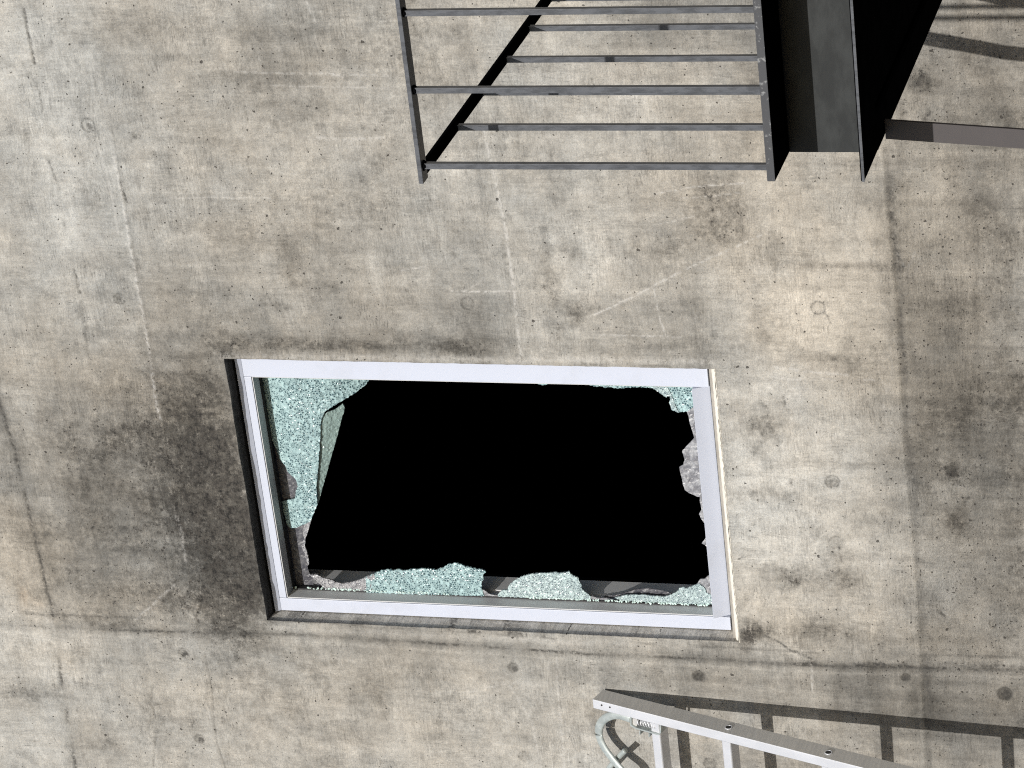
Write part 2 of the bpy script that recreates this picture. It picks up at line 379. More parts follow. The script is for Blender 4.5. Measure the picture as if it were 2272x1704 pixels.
for u, v, ru, rv, k in ((60, 1250, 80, 120, .75), (40, 1180, 60, 60, .35), (150, 830, 150, 70, .30), (300, 870, 160, 60, .25), (250, 1340, 250, 60, .25), (90, 1450, 140, 80, .1),
        (1750, 480, 260, 240, .35), (1500, 650, 300, 120, .15), (1850, 720, 160, 110, .30), (1750, 1350, 200, 60, .25), (2100, 600, 150, 240, .25), (2120, 860, 120, 50, .35), (1350, 420, 380, 300, -.10),
        (130, 330, 230, 420, -.55), (50, 1600, 120, 90, -.1), (600, 120, 260, 90, .05), (1700, 1050, 180, 200, -.15), (900, 1560, 400, 120, .12), (1900, 1560, 300, 100, .08), (2150, 200, 140, 160, .12)):
    warm += k * blob(u, v, ru, rv, soft=1.4)
for u, v, ru, rv, k in ((90, 380, 110, 360, .13), (60, 60, 120, 60, .12), (1750, 470, 180, 150, .20), (1830, 720, 130, 110, .14), (1690, 1030, 70, 250, .24), (1800, 1010, 150, 260, .12),
        (1300, 330, 300, 260, .08), (60, 1450, 110, 90, .20), (50, 1640, 110, 60, .26), (420, 1520, 260, 80, .10), (1100, 1560, 120, 60, .14), (950, 620, 90, 30, .08), (660, 650, 60, 36, .16),
        (2120, 600, 130, 300, -.03), (2140, 1000, 120, 300, -.08), (1000, 500, 300, 160, -.05), (640, 170, 200, 90, -.10), (220, 1100, 290, 220, -.20), (1450, 720, 180, 70, -.07),
        (1750, 1520, 400, 70, -.17), (2100, 1600, 200, 110, -.16), (640, 540, 90, 40, -.06), (2110, 200, 140, 170, -.12)):
    tone += k * blob(u, v, ru, rv, soft=1.3)
for u, v, ru, rv, k in ((2120, 1050, 150, 330, .55), (2130, 1400, 130, 130, .50), (2120, 200, 130, 180, .40), (2130, 600, 130, 180, .28), (300, 930, 220, 130, .35), (430, 1150, 130, 250, .5),
        (250, 1330, 200, 80, .3), (480, 720, 140, 60, .22), (2000, 1600, 280, 90, .22), (330, 1570, 220, 120, .12), (600, 500, 200, 120, .12), (1050, 600, 300, 150, -.06)):
    pitd += k * blob(u, v, ru, rv)

def polydist(pts, jit=0.0, seed=0):
    """distance to a surveyed line on the wall, and which side of it a point lies"""
    pp = []
    pts = [P2(*p) for p in pts]
    rr = random.Random(seed)
    for (ax, az), (bx, bz) in zip(pts[:-1], pts[1:]):
        n = max(1, int(math.hypot(bx - ax, bz - az) / 0.02)) if jit else 1
        for i in range(n):
            f = i / n
            pp.append((ax + (bx - ax) * f + rr.uniform(-jit, jit), az + (bz - az) * f + rr.uniform(-jit, jit)))
    pp.append(pts[-1])
    ax0 = min(p[0] for p in pp) - .12; ax1 = max(p[0] for p in pp) + .12
    az0 = min(p[1] for p in pp) - .12; az1 = max(p[1] for p in pp) + .12
    i0, i1 = np.searchsorted(xs, (ax0, ax1)); j0, j1 = np.searchsorted(zs, (az0, az1))
    xx = X[j0:j1, i0:i1]; zz = Z[j0:j1, i0:i1]
    D = np.full(xx.shape, 9.0); S = np.zeros(xx.shape); T = np.zeros(xx.shape); run = 0
    for (ax, az), (bx, bz) in zip(pp[:-1], pp[1:]):
        dx, dz = bx - ax, bz - az; l2 = dx * dx + dz * dz + 1e-12
        t_ = np.clip(((xx - ax) * dx + (zz - az) * dz) / l2, 0, 1)
        d = np.hypot(xx - ax - t_ * dx, zz - az - t_ * dz)
        m_ = d < D; D[m_] = d[m_]; S[m_] = np.sign((xx - ax) * dz - (zz - az) * dx)[m_]; T[m_] = (run + t_ * math.sqrt(l2))[m_]; run += math.sqrt(l2)
    return (slice(j0, j1), slice(i0, i1)), D, S, T, xx, zz

def line(pts, w, k_dark=0.0, k_light=0.0, depth=0.0, jit=0.0, seed=0, dash=0.0, k_tone=0.0):
    sl, D, S, T, xx, zz = polydist(pts, jit, seed)
    ww = w
    f = np.exp(-(D / ww) ** 2)
    if dash:
        f = f * sstep(0.35, 0.6, fbm(T * dash, S * 0 + seed, seed + 5, 2))
    darkl[sl] += k_dark * f; light[sl] += k_light * f; dy[sl] += depth * f; tone[sl] += k_tone * f

# lift joints and plywood edges that run along the wall (near-vertical in the picture)
J1 = [(-20, 820), (0, 900), (35, 1010), (62, 1130), (92, 1260), (122, 1390), (135, 1500), (150, 1600), (168, 1704), (180, 1790)]
def zline(pts, x):
    q = sorted(P2(*p) for p in pts); return np.interp(x, [a[0] for a in q], [a[1] for a in q])
def panel(pts, k, kw=0.0, side=1, kp=0.0):
    """one side of a joint was cast in another lift and weathered differently"""
    global tone, warm, pitd
    d = (Z - zline(pts, X)) * side
    f = sstep(-.002, .004, d) * np.exp(-np.clip(d, 0, 9) / .55); tone = tone + k * f; warm = warm + kw * f; pitd = pitd + kp * f
panel(J1, .07, -.10); panel([(195, -10), (270, 430), (345, 880)], .05, -.10)
line(J1, .020, k_tone=-.15, depth=.0016); line(J1, .0055, k_dark=1.0, jit=.002, seed=3, dash=16, depth=.002)
line([(u + 24, v) for u, v in J1], .004, k_dark=.35, jit=.003, seed=9, dash=22)
J2 = [(52, 20), (60, 60), (76, 140)]
line(J2, .0035, k_dark=1.0, jit=.002, seed=4, depth=.004)
line([(76, 140), (92, 240), (98, 270)], .0030, k_dark=.7, jit=.003, seed=4, dash=25)
line([(108, 355), (124, 400)], .005, k_dark=.75, jit=.002, seed=1)
line([(124, 400), (135, 450), (152, 540), (165, 600)], .003, k_dark=.5, jit=.003, seed=2, dash=20)
line([(165, 600), (178, 650)], .004, k_dark=.9, jit=.002, seed=6, depth=.003)
line([(178, 650), (190, 740), (205, 870), (222, 940)], .006, k_dark=.42, jit=.004, seed=7, dash=15)
line([(222, 940), (235, 1080), (262, 1200)], .004, k_dark=.30, jit=.003, seed=8, dash=12)
J3 = [(195, -10), (212, 90), (238, 260), (270, 430), (292, 560), (318, 700), (335, 800), (345, 880), (356, 930)]
line(J3, .0045, k_light=.85, jit=.001, seed=12, dash=7, depth=-.0018)
line([(u + 6, v) for u, v in J3], .0035, k_dark=.25, jit=.001, seed=13, dash=9)
line([(390, 1140), (402, 1180), (412, 1245)], .005, k_light=.6, seed=14)
J4 = [(1072, 280), (1100, 400), (1125, 520), (1140, 640), (1152, 760), (1156, 800)]
panel(J4 + [(1160, 900)], .09 * (X > .07), .0, -1)
line(J4, .0045, k_light=.8, jit=.001, seed=15, depth=-.0014); line([(u + 14, v) for u, v in J4], .010, k_tone=-.06)
line([(1055, 0), (1060, 20)], .003, k_dark=.5)
J5 = [(1965, 330), (1972, 420), (1982, 540), (1995, 660), (1998, 760), (2004, 860), (2010, 960), (2020, 1060), (2030, 1180), (2040, 1300), (2046, 1420), (2050, 1500), (2062, 1704), (2070, 1800)]
panel(J5, -.050, .05, -1, .15)
line(J5, .009, k_tone=-.20, depth=.0028); line([(u - 12, v) for u, v in J5], .006, k_tone=.07); line([(u + 9, v) for u, v in J5], .007, k_dark=.55, dash=8, seed=17, jit=.003)
line([(1970, 420), (1978, 480), (1990, 560), (1996, 620)], .010, k_dark=.7, seed=18, dash=30, jit=.004); line([(1998, 690), (2004, 790)], .006, k_dark=.55, seed=19)
line([(1994, 230), (2000, 330)], .012, k_tone=-.15)
# joints that run up the wall (near-horizontal in the picture)
J6 = [(-30, 1386), (120, 1394), (400, 1404), (640, 1408), (950, 1428), (1300, 1452), (1640, 1468), (1800, 1478), (2272, 1488), (2400, 1492)]
line(J6, .013, k_tone=-.20, depth=.0030); line(J6, .0038, k_dark=.85, jit=.002, seed=61, dash=7); line([(u, v + 14) for u, v in J6], .005, k_tone=.08)
line([(u, v - 30) for u, v in J6], .004, k_dark=.45, k_tone=-.08, jit=.002, seed=62, dash=12)
line(J6[3:], .004, k_dark=.55, jit=.003, seed=21, dash=26, depth=.002); line(J6[1:4], .004, k_dark=.45, jit=.002, seed=22, dash=20)
line([(620, 1360), (760, 1365), (1000, 1384)], .004, k_dark=.45, jit=.002, seed=23, dash=24)
line([(1000, 1396), (1100, 1402), (1230, 1412)], .0075, k_dark=.95, jit=.004, seed=24, dash=45, depth=.004)
line([(1700, 1410), (1750, 1438), (1800, 1462)], .004, k_dark=.95, jit=.002, seed=25)
line([(1740, 1470), (1830, 1476), (1960, 1474)], .008, k_dark=.75, jit=.004, seed=26, dash=16)
line([(1940, 1478), (2100, 1476), (2272, 1480)], .008, k_dark=.6, jit=.005, seed=27, dash=22, depth=.002)
line([(1480, 1452), (1650, 1458), (1800, 1468)], .012, k_dark=.35, jit=.004, seed=28, dash=10)
line([(0, 12), (200, 10)], .003, k_light=.5, dash=10, seed=30)
# cast-in band round the opening
for pts in (((480, 790), (1000, 797), (1580, 803)),): line(list(pts), .011, k_light=.35, k_tone=.10)
line([(600, 1392), (1000, 1412), (1400, 1430)], .010, k_light=.20, k_tone=.06)
line([(1600, 830), (1625, 1000), (1655, 1250), (1665, 1400)], .030, k_tone=.12)
line([(500, 798), (1000, 806), (1560, 813)], .0035, k_dark=.55, jit=.001, seed=33, dash=12)
# cracks, scratches and chalk-like scuffs
for pts, w, kd, kl in (
        ([(450, 1330), (438, 1370), (442, 1382)], .003, .9, 0), ([(545, 235), (550, 268)], .0025, .8, 0), ([(268, 405), (282, 450)], .003, .9, 0),
        ([(1480, 1255), (1480, 1235)], .003, .3, 0), ([(1740, 880), (1742, 900)], .003, .9, 0), ([(1105, 635), (1105, 650)], .0025, .2, 0),
        ([(455, 1450), (470, 1530), (480, 1640), (500, 1704)], .0022, .55, .0), ([(340, 1520), (335, 1560), (345, 1590)], .003, .5, 0), ([(345, 1640), (340, 1700)], .0028, .6, 0),
        ([(1500, 608), (1440, 640), (1360, 680), (1310, 702)], .0026, 0, 1.0), ([(1690, 520), (1640, 545), (1580, 570), (1500, 608)], .0024, 0, .8),
        ([(1450, 430), (1540, 415), (1660, 405)], .0022, 0, .8), ([(1510, 440), (1580, 435), (1640, 428)], .002, 0, .6), ([(1450, 500), (1540, 480)], .002, 0, .6),
        ([(1450, 640), (1462, 700), (1478, 745)], .0022, 0, .9), ([(1330, 742), (1420, 745), (1510, 748)], .0022, 0, .7), ([(1000, 646), (1060, 648), (1130, 646)], .0028, 0, .9),
        ([(1010, 655), (1060, 630)], .002, 0, .6), ([(890, 600), (945, 592)], .002, 0, .7), ([(1720, 815), (1800, 825), (1880, 832)], .0035, 0, .7), ([(1712, 836), (1760, 842), (1800, 844)], .0028, 0, .7),
        ([(1830, 842), (1940, 842)], .0025, 0, .5), ([(710, 160), (760, 170)], .003, 0, .6), ([(520, 160), (700, 164), (860, 168)], .0028, 0, .55), ([(600, 190), (860, 196)], .0026, 0, .5),
        ([(700, 305), (780, 310), (850, 305)], .005, 0, .6), ([(370, 440), (480, 437), (600, 440)], .003, 0, .55), ([(300, 1375), (330, 1350), (360, 1320), (385, 1300)], .0035, 0, .75),
        ([(1500, 1545), (1600, 1558)], .0022, 0, .7), ([(1545, 1575), (1525, 1588)], .002, 0, .8), ([(1800, 1485), (1803, 1535)], .0022, 0, .9), ([(1811, 1580), (1815, 1640)], .0022, 0, .6),
        ([(1270, 1480), (1320, 1480)], .0, 0, 0), ([(1130, 1520), (1180, 1600), (1200, 1704)], .004, 0, .45), ([(1235, 1460), (1240, 1560), (1252, 1704)], .004, 0, .45), ([(1040, 1535), (1150, 1512)], .002, 0, .6),
        ([(680, 0), (690, 30), (700, 50)], .0035, 0, .6), ([(330, 190), (350, 220)], .003, 0, .5), ([(220, 330), (250, 440), (262, 520)], .004, 0, .4), ([(1590, 800), (1592, 830)], .0, 0, 0),
        ([(100, 250), (210, 258)], .004, 0, .4), ([(1960, 900), (1990, 960)], .003, 0, .3), ([(1990, 560), (2010, 600), (2030, 560)], .0025, .35, .4), ([(2000, 590), (2020, 620), (2045, 570)], .0025, .3, .3),
        ([(700, 1495), (702, 1512)], .003, .5, 0), ([(650, 1400), (630, 1420)], .0, 0, 0), ([(430, 1600), (425, 1615)], .003, .6, 0), ([(1990, 258), (1975, 278)], .0, 0, 0), ([(2062, 250), (2053, 264)], .006, 1.0, 0), ([(2012, 247), (2002, 255)], .004, .9, 0),
        ([(2130, 620), (2120, 640)], .0, 0, 0), ([(2175, 850), (2180, 900), (2176, 960)], .003, .5, 0), ([(1758, 1066), (1756, 1074)], .005, .8, 0), ([(2150, 1105), (2140, 1116)], .005, .9, 0), ([(2258, 1215), (2270, 1226)], .006, .9, 0), ([(2088, 1360), (2098, 1368)], .006, .9, 0)):
    if w: line(list(pts), w, k_dark=kd, k_light=kl, jit=.0012, seed=int(pts[0][0]), depth=.003 * kd)
# leaf-shaped form patches
for (u0, v0, u1, v1, w) in ((755, 25, 792, 140, 26), (812, 560, 850, 680, 30), (1900, 470, 1935, 580, 34), (1960, 740, 1965, 870, 34), (958, 80, 1000, 190, 24), (1015, 160, 1040, 250, 20), (970, 480, 1010, 620, 26)):
    n = 14; Lp = []; Rp = []
    for i in range(n + 1):
        f = i / n; s_ = math.sin(math.pi * f) ** 0.7 * w / 2
        Lp.append((u0 + (u1 - u0) * f - s_, v0 + (v1 - v0) * f)); Rp.append((u0 + (u1 - u0) * f + s_, v0 + (v1 - v0) * f))
    line(Lp, .0020, k_dark=.28, depth=.001); line(Rp, .0020, k_light=.25, k_dark=.12)
    tone += .07 * blob((u0 + u1) / 2, (v0 + v1) / 2, w * .5, (v1 - v0) * .42, rag=.0, soft=2)

# form-tie holes: rings, some with a dark or open core
for u, v, r, ring, core, fill in ((195, 278, 13, .75, .7, 0), (303, 299, 8, .4, .4, 0), (265, 663, 12, .5, .8, -.1), (612, 668, 13, .25, 0, .04), (1037, 673, 13, .7, 0, -.05),
        (1815, 683, 13, .75, .1, -.14), (1473, 680, 9, .3, .2, 0), (1847, 1069, 14, .6, .55, -.12), (1855, 1204, 13, .6, .2, -.10), (408, 1449, 12, .6, 1.0, -.1), (743, 1466, 11, .35, .45, 0), (1139, 1482, 11, .5, .75, -.2),
        (1550, 1500, 13, .55, 1.0, -.25), (1873, 1514, 13, .35, .1, -.02), (443, 1640, 11, .4, 1.0, -.25), (1163, 1678, 12, .4, .15, -.20), (220, 1486, 11, .25, .25, 0), (350, 1152, 11, .3, 0, .05), (1575, 1695, 13, .9, .3, -.1),
        (2010, 1504, 9, .2, .9, -.2), (2230, 1540, 16, .4, .9, -.3), (1560, 990, 0, 0, 0, 0), (1195, 35, 0, 0, 0, 0), (1330, 200, 9, .25, 0, -.10), (1175, 330, 0, 0, 0, 0), (2205, 1385, 9, .2, .7, -.1)):
    if not r: continue
    cx, cz = P2(u, v); rm = r / 700.0
    d = np.hypot(X - cx, Z - cz) + wobx * .006
    near = d < rm * 2.2
    darkl += near * ring * np.exp(-((d - rm) / .0028) ** 2)
    dc = np.hypot(X - cx + .004, Z - cz + .002) + wobz * .010
    darkl += near * core * sstep(rm * .78, rm * .55, dc)
    tone += fill * sstep(rm, rm * .9, d); dy += .003 * sstep(rm, rm * .85, d) * (1 if core > .3 else .3)
line([(1822, 692), (1836, 700), (1842, 716)], .003, k_dark=.6); line([(1808, 690), (1806, 712)], .0025, k_dark=.5); line([(1836, 700), (1846, 698)], .0025, k_dark=.5)
line([(1862, 1215), (1864, 1232), (1868, 1248)], .0035, k_dark=.6); line([(272, 672), (285, 690)], .006, k_dark=.6, dash=30)
tone += .14 * blob(1815, 1553, 24, 22, rag=.1, soft=3); tone += .10 * blob(770, 1665, 26, 24, rag=.2, soft=2)

dy = np.where((np.abs(X) > 1.6) | (Z < 2.5) | (Z > 6.2), 0, dy)
inside = (X > OX0 + 1e-6) & (X < OX1 - 1e-6) & (Z > OZ0 + 1e-6) & (Z < OZ1 - 1e-6)
# rough arris round the opening
VX, VZ = X.copy(), Z.copy()
jx = 0.0022 * (fbm(Z * 22, Z * 0, 91, 3) - .5) * 2; jz = 0.0022 * (fbm(X * 22, X * 0, 95, 3) - .5) * 2
ix0 = int(np.argmin(abs(xs - OX0))); ix1 = int(np.argmin(abs(xs - OX1))); iz0 = int(np.argmin(abs(zs - OZ0))); iz1 = int(np.argmin(abs(zs - OZ1)))
VX[iz0:iz1 + 1, ix0] -= np.abs(jx[iz0:iz1 + 1, ix0]); VX[iz0:iz1 + 1, ix1] += np.abs(jx[iz0:iz1 + 1, ix1])
VZ[iz1, ix0:ix1 + 1] += jz[iz1, ix0:ix1 + 1]; VZ[iz0, ix0:ix1 + 1] -= np.abs(jz[iz0, ix0:ix1 + 1])
nz, nx = X.shape
verts = np.stack([VX, dy, VZ], -1).reshape(-1, 3)
idx = np.arange(nz * nx).reshape(nz, nx)
q = np.stack([idx[:-1, :-1], idx[:-1, 1:], idx[1:, 1:], idx[1:, :-1]], -1)
keep = np.ones((nz - 1, nx - 1), bool); keep[iz0:iz1, ix0:ix1] = False
faces = q[keep]
# reveals: from the arris back to the frame, then straight back through the wall
ring = [(iz0, i) for i in range(ix0, ix1)] + [(j, ix1) for j in range(iz0, iz1)] + [(iz1, i) for i in range(ix1, ix0, -1)] + [(j, ix0) for j in range(iz1, iz0, -1)]
rid = np.array([idx[a, b_] for a, b_ in ring]); n0 = len(verts); nr = len(rid)
IX0, IX1, IZ0, IZ1 = -0.803, 0.054, 3.651, 5.037
def inner(p, y):
    fx = (p[0] - OX0) / (OX1 - OX0); fz = (p[2] - OZ0) / (OZ1 - OZ0)
    return (IX0 + (IX1 - IX0) * min(1, max(0, fx)), y, IZ0 + (IZ1 - IZ0) * min(1, max(0, fz)))
ex = []
for y in (0.022, 0.045, 0.070, 0.30):
    for a, b_ in ring:
        p = inner((X[a, b_], 0, Z[a, b_]), y)
        if y < 0.06:
            f = y / 0.07; w0 = verts[idx[a, b_]]
            p = tuple(w0[k] * (1 - f) + p[k] * f if k != 1 else y for k in range(3))
        ex.append(p)
verts = np.concatenate([verts, np.array(ex)])
loops = [rid] + [n0 + k * nr + np.arange(nr) for k in range(4)]
rf = []
for A, B in zip(loops[:-1], loops[1:]):
    rf.append(np.stack([A, B, np.roll(B, -1), np.roll(A, -1)], -1))
faces = np.concatenate([faces] + rf)
def fast_mesh(name, verts, faces, attrs):
    me = bpy.data.meshes.new(name)
    me.vertices.add(len(verts)); me.vertices.foreach_set('co', verts.astype(np.float32).ravel())
    me.loops.add(faces.size); me.loops.foreach_set('vertex_index', faces.astype(np.int32).ravel())
    me.polygons.add(len(faces)); me.polygons.foreach_set('loop_start', np.arange(0, faces.size, 4, dtype=np.int32))
    me.update(calc_edges=True)
    for nm, arr in attrs.items():
        a = me.attributes.new(nm, 'FLOAT_COLOR', 'POINT'); a.data.foreach_set('color', arr.astype(np.float32).ravel())
    return me
def pack(a, b, c):
    arr = np.stack([a, b, c, np.ones_like(a)], -1).reshape(-1, 4)
    ext = arr[rid]; ext = ext.copy()
    return arr, ext
rust = 0 * X
for u, v, ru, rv, k in ((45, 1250, 75, 110, .42), (60, 1330, 70, 40, .30), (230, 1350, 150, 26, .30), (400, 1345, 150, 22, .36), (520, 1350, 60, 20, .30)):
    rust = rust + k * blob(u, v, ru, rv) * (.5 + .9 * fbm(X * 9, Z * 20, 151, 4, .6)) * (1.0 if u > 130 else sstep(0, .01, Z - zline(J1, X)))
w1, e1 = pack(np.clip(tone, .25, 1.5), np.clip(mold, 0, 1.6), np.clip(warm, 0, 1))
w1[:, 3] = np.clip(rust, 0, 1).ravel(); e1 = w1[rid].copy()
w2, e2 = pack(np.clip(pitd, 0, 1), np.clip(light, 0, 1), np.clip(darkl, 0, 1))
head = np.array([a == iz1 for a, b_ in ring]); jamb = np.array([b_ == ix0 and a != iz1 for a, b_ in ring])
e2[:, 1] = 0; e1[head] = (.10, 1.6, .3, 0); e2[head, 2] = .9; e1[jamb] = (1.35, 0.1, .5, 0)      # shade painted into the head, sunlit brightness into the jamb
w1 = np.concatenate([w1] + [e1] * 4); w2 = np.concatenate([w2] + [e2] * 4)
bld = empty("concrete_building", (0, 2.5, 0))
tag(bld, "weathered beige grey concrete building wall with dark mould stains around a smashed white-framed window", "building")
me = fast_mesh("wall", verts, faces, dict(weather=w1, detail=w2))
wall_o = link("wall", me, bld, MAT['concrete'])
wall_o["label"] = "stained board-marked concrete wall face with form-tie holes"
# core of the wall behind its face, other walls, roof
c = MB()
def shell(x0, x1, z0, z1): c.box((x0, 0.02, z0), (x1, 0.30, z1))
shell(-7, IX0 - .01, 0, 8.6); shell(IX1 + .01, 9, 0, 8.6); shell(IX0 - .01, IX1 + .01, 0, IZ0 - .01); shell(IX0 - .01, IX1 + .01, IZ1 + .01, 8.6)
c.box((-7, .302, 0), (-6.7, 9, 8.6)); c.box((8.7, .302, 0), (9, 9, 8.6)); c.box((-6.7, 8.7, 0), (8.7, 9, 8.6))
c.build("outer_wall", MAT['core'], bld)
rf_ = MB(); rf_.box((-7.1, -.02, 8.603), (9.1, 9.1, 8.85)); rf_.build("roof", MAT['core'], bld)
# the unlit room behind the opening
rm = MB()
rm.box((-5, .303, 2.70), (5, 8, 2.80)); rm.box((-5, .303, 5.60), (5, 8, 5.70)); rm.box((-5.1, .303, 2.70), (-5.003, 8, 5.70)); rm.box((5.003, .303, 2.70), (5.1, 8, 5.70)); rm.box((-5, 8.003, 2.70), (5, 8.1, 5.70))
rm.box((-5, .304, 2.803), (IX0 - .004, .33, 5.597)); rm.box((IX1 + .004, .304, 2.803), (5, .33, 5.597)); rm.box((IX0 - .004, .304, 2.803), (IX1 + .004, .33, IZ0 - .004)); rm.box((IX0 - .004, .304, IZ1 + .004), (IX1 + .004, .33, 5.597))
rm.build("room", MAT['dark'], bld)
# pale mortar fillet on the sill
ms = MB()
n = 90; ring0 = []; ring1 = []; vs = []; fs = []
for i in range(n + 1):
    f = i / n; x = OX0 - .004 + (OX1 + .002 - OX0 + .004) * f
    wb = .0022 * math.sin(i * 2.3) * random.random() + random.uniform(-.0009, .0009)
    vs += [(x, -.0016 + random.uniform(-.0004, .0004), OZ0 - .003 + wb), (x, .010, OZ0 + .008 + wb * .4), (x, .056, IZ0 - .002), (x, .062, IZ0 - .03), (x, .02, OZ0 - .02)]
for i in range(n):
    for k in range(5): fs.append((i * 5 + k, i * 5 + (k + 1) % 5, (i + 1) * 5 + (k + 1) % 5, (i + 1) * 5 + k))
fs += [(0, 1, 2, 3, 4), tuple(n * 5 + k for k in (4, 3, 2, 1, 0))]
ms.add(vs, fs); ms.build("sill", MAT['mortar'], bld)

# ------------------------------------------------------------------ window: frame, rebate, remains of the pane
FX0, FX1, FZ0, FZ1 = -0.7995, 0.051, 3.6545, 5.0345
JX0, JX1, JZ0, JZ1 = -0.758, -0.0245, 3.7005, 4.9965
YF = 0.055
f = MB()
e = .0012
f.box((FX0, YF, FZ0), (JX0, YF + .17, FZ1))                                  # jamb (lower side of the picture)
f.box((JX1, YF, FZ0), (FX1, YF + .17, FZ1))                                  # jamb (upper side of the picture)
f.box((JX0 + e, YF + .0006, JZ1), (JX1 - e, YF + .17, FZ1 - .0002))
f.prism([(FX0 + .0004, YF - .012, FZ1 - .0006), (FX0 + .0004, YF - .0004, FZ1 - .0165), (FX0 + .0004, YF - .0004, FZ1 - .0006)], (FX1 - FX0 - .0008, 0, 0))   # bevel added along the head, shaped to give a half-lit strip          # head
y0, y1 = YF + .013, YF - .012
f.hexa([(JX0 + e, y0, FZ0 + .0002), (JX1 - e, y0, FZ0 + .0002), (JX1 - e, YF + .17, FZ0 + .0002), (JX0 + e, YF + .17, FZ0 + .0002),
        (JX0 + e, y1, JZ0), (JX1 - e, y1, JZ0), (JX1 - e, YF + .17, JZ0), (JX0 + e, YF + .17, JZ0)])   # sill member, face leaning over
win = f.build("window", MAT['frame'], bld, bevel=.0012)
win["label"] = "white metal window frame with its pane smashed out"
YG = 0.105
rb = MB()
rb.box((JX0 + .0004, YF + .004, JZ0 + .002), (JX0 + .003, YG, JZ1 - .002)); rb.box((JX1 - .003, YF + .004, JZ0 + .002), (JX1 - .0004, YG, JZ1 - .002)); rb.box((JX0 + .0034, YF + .004, JZ1 - .003), (JX1 - .0034, YG, JZ1 - .0004))
for (x0, x1, z0, z1) in ((JX0 + .0004, JX0 + .012, JZ0 + .002, JZ1 - .002), (JX1 - .012, JX1 - .0004, JZ0 + .002, JZ1 - .002), (JX0 + .0124, JX1 - .0124, JZ1 - .012, JZ1 - .0004), (JX0 + .0124, JX1 - .0124, JZ0 + .0004, JZ0 + .010)):
    rb.box((x0, .135, z0), (x1, .21, z1))
rb.build("glazing_rebate", MAT['rebate'], win)
gk = MB()
for (x0, x1, z0, z1) in ((JX0 + .0004, JX0 + .0075, JZ0 + .0004, JZ1 - .0004), (JX1 - .0075, JX1 - .0004, JZ0 + .0004, JZ1 - .0004), (JX0 + .008, JX1 - .008, JZ1 - .0065, JZ1 - .0004), (JX0 + .008, JX1 - .008, JZ0 + .0004, JZ0 + .0045)):
    gk.box((x0, YG - .0015, z0), (x1, YG + .012, z1))
gk.build("gasket", MAT['rubber'], win)

def rough_outline(pts, step=3.0, amp=1.3, hold=None, seed=1):
    rr = random.Random(seed); out = []
    n = len(pts)
    for i in range(n):
        a = Vector(pts[i]); b = Vector(pts[(i + 1) % n]); d = (b - a).length
        k = max(1, int(d / step)); nrm = Vector((-(b - a).y, (b - a).x)).normalized()
        for j in range(k):
            p = a + (b - a) * (j / k)
            fl = hold and hold((a + b) / 2)
            if j and not fl: p += nrm * rr.uniform(-amp, amp)
            out.append(p)
    return out
def sheet(name, pts, mat, yf, parent, step=5.0, amp=1.3, hold=None, thick=.005, seed=1, rumple=.0008):
    """broken sheet: outline surveyed in photo pixels on the glazing plane, depth given by yf(u, v)"""
    ol = rough_outline(pts, amp=amp, hold=hold, seed=seed)
    us = [p.x for p in ol]; vs_ = [p.y for p in ol]
    P = [Vector((p.x, p.y)) for p in ol]; E = [(i, (i + 1) % len(ol)) for i in range(len(ol))]
    rr = random.Random(seed + 5)
    def inside(x, y):
        c_ = False; j = len(ol) - 1
        for i in range(len(ol)):
            if (ol[i].y > y) != (ol[j].y > y) and x < (ol[j].x - ol[i].x) * (y - ol[i].y) / (ol[j].y - ol[i].y) + ol[i].x: c_ = not c_
            j = i
        return c_
    x = min(us) + step / 2
    while x < max(us):
        y = min(vs_) + step / 2
        while y < max(vs_):
            qx, qy = x + rr.uniform(-1, 1) * step * .3, y + rr.uniform(-1, 1) * step * .3
            if inside(qx, qy): P.append(Vector((qx, qy)))
            y += step
        x += step
    r_ = geometry.delaunay_2d_cdt(P, E, [], 1, 1e-4)
    V2, F2 = r_[0], r_[2]
    front = [W(p.x, p.y, yf(p.x, p.y) + rr.uniform(-1, 1) * rumple) for p in V2]
    back = [p + Vector((0, thick, 0)) for p in front]
    n_ = len(front)
    # rim faces
    cnt = {}
    for fc in F2:
        for i in range(len(fc)):
            a, b = fc[i], fc[(i + 1) % len(fc)]
            k = (min(a, b), max(a, b)); cnt.setdefault(k, []).append((a, b))
    fs_ = [tuple(fc) for fc in F2] + [tuple(i + n_ for i in fc[::-1]) for fc in F2]
    for k, l in cnt.items():
        if len(l) == 1: a, b = l[0]; fs_.append((b, a, a + n_, b + n_))
    m_ = MB(); m_.add(front + back, fs_)
    return m_.build(name, mat, parent)
def zm(pts, s, ox, oy): return [(ox + x * s, oy + y * s) for x, y in pts]
A3 = .3858
flat = lambda u, v: YG
# leftmost interlayer film that the dice have fallen from
sheet("interlayer_film", zm([(292, 190), (470, 190), (560, 700), (600, 1000), (585, 1070), (562, 1130), (551, 1170), (577, 1230), (581, 1275), (576, 1290), (588, 1332), (640, 1385), (672, 1424), (488, 1424), (400, 900)], A3, 460, 760),
      MAT['film'], lambda u, v: YG + .024, win, amp=.5, seed=3, thick=.002)
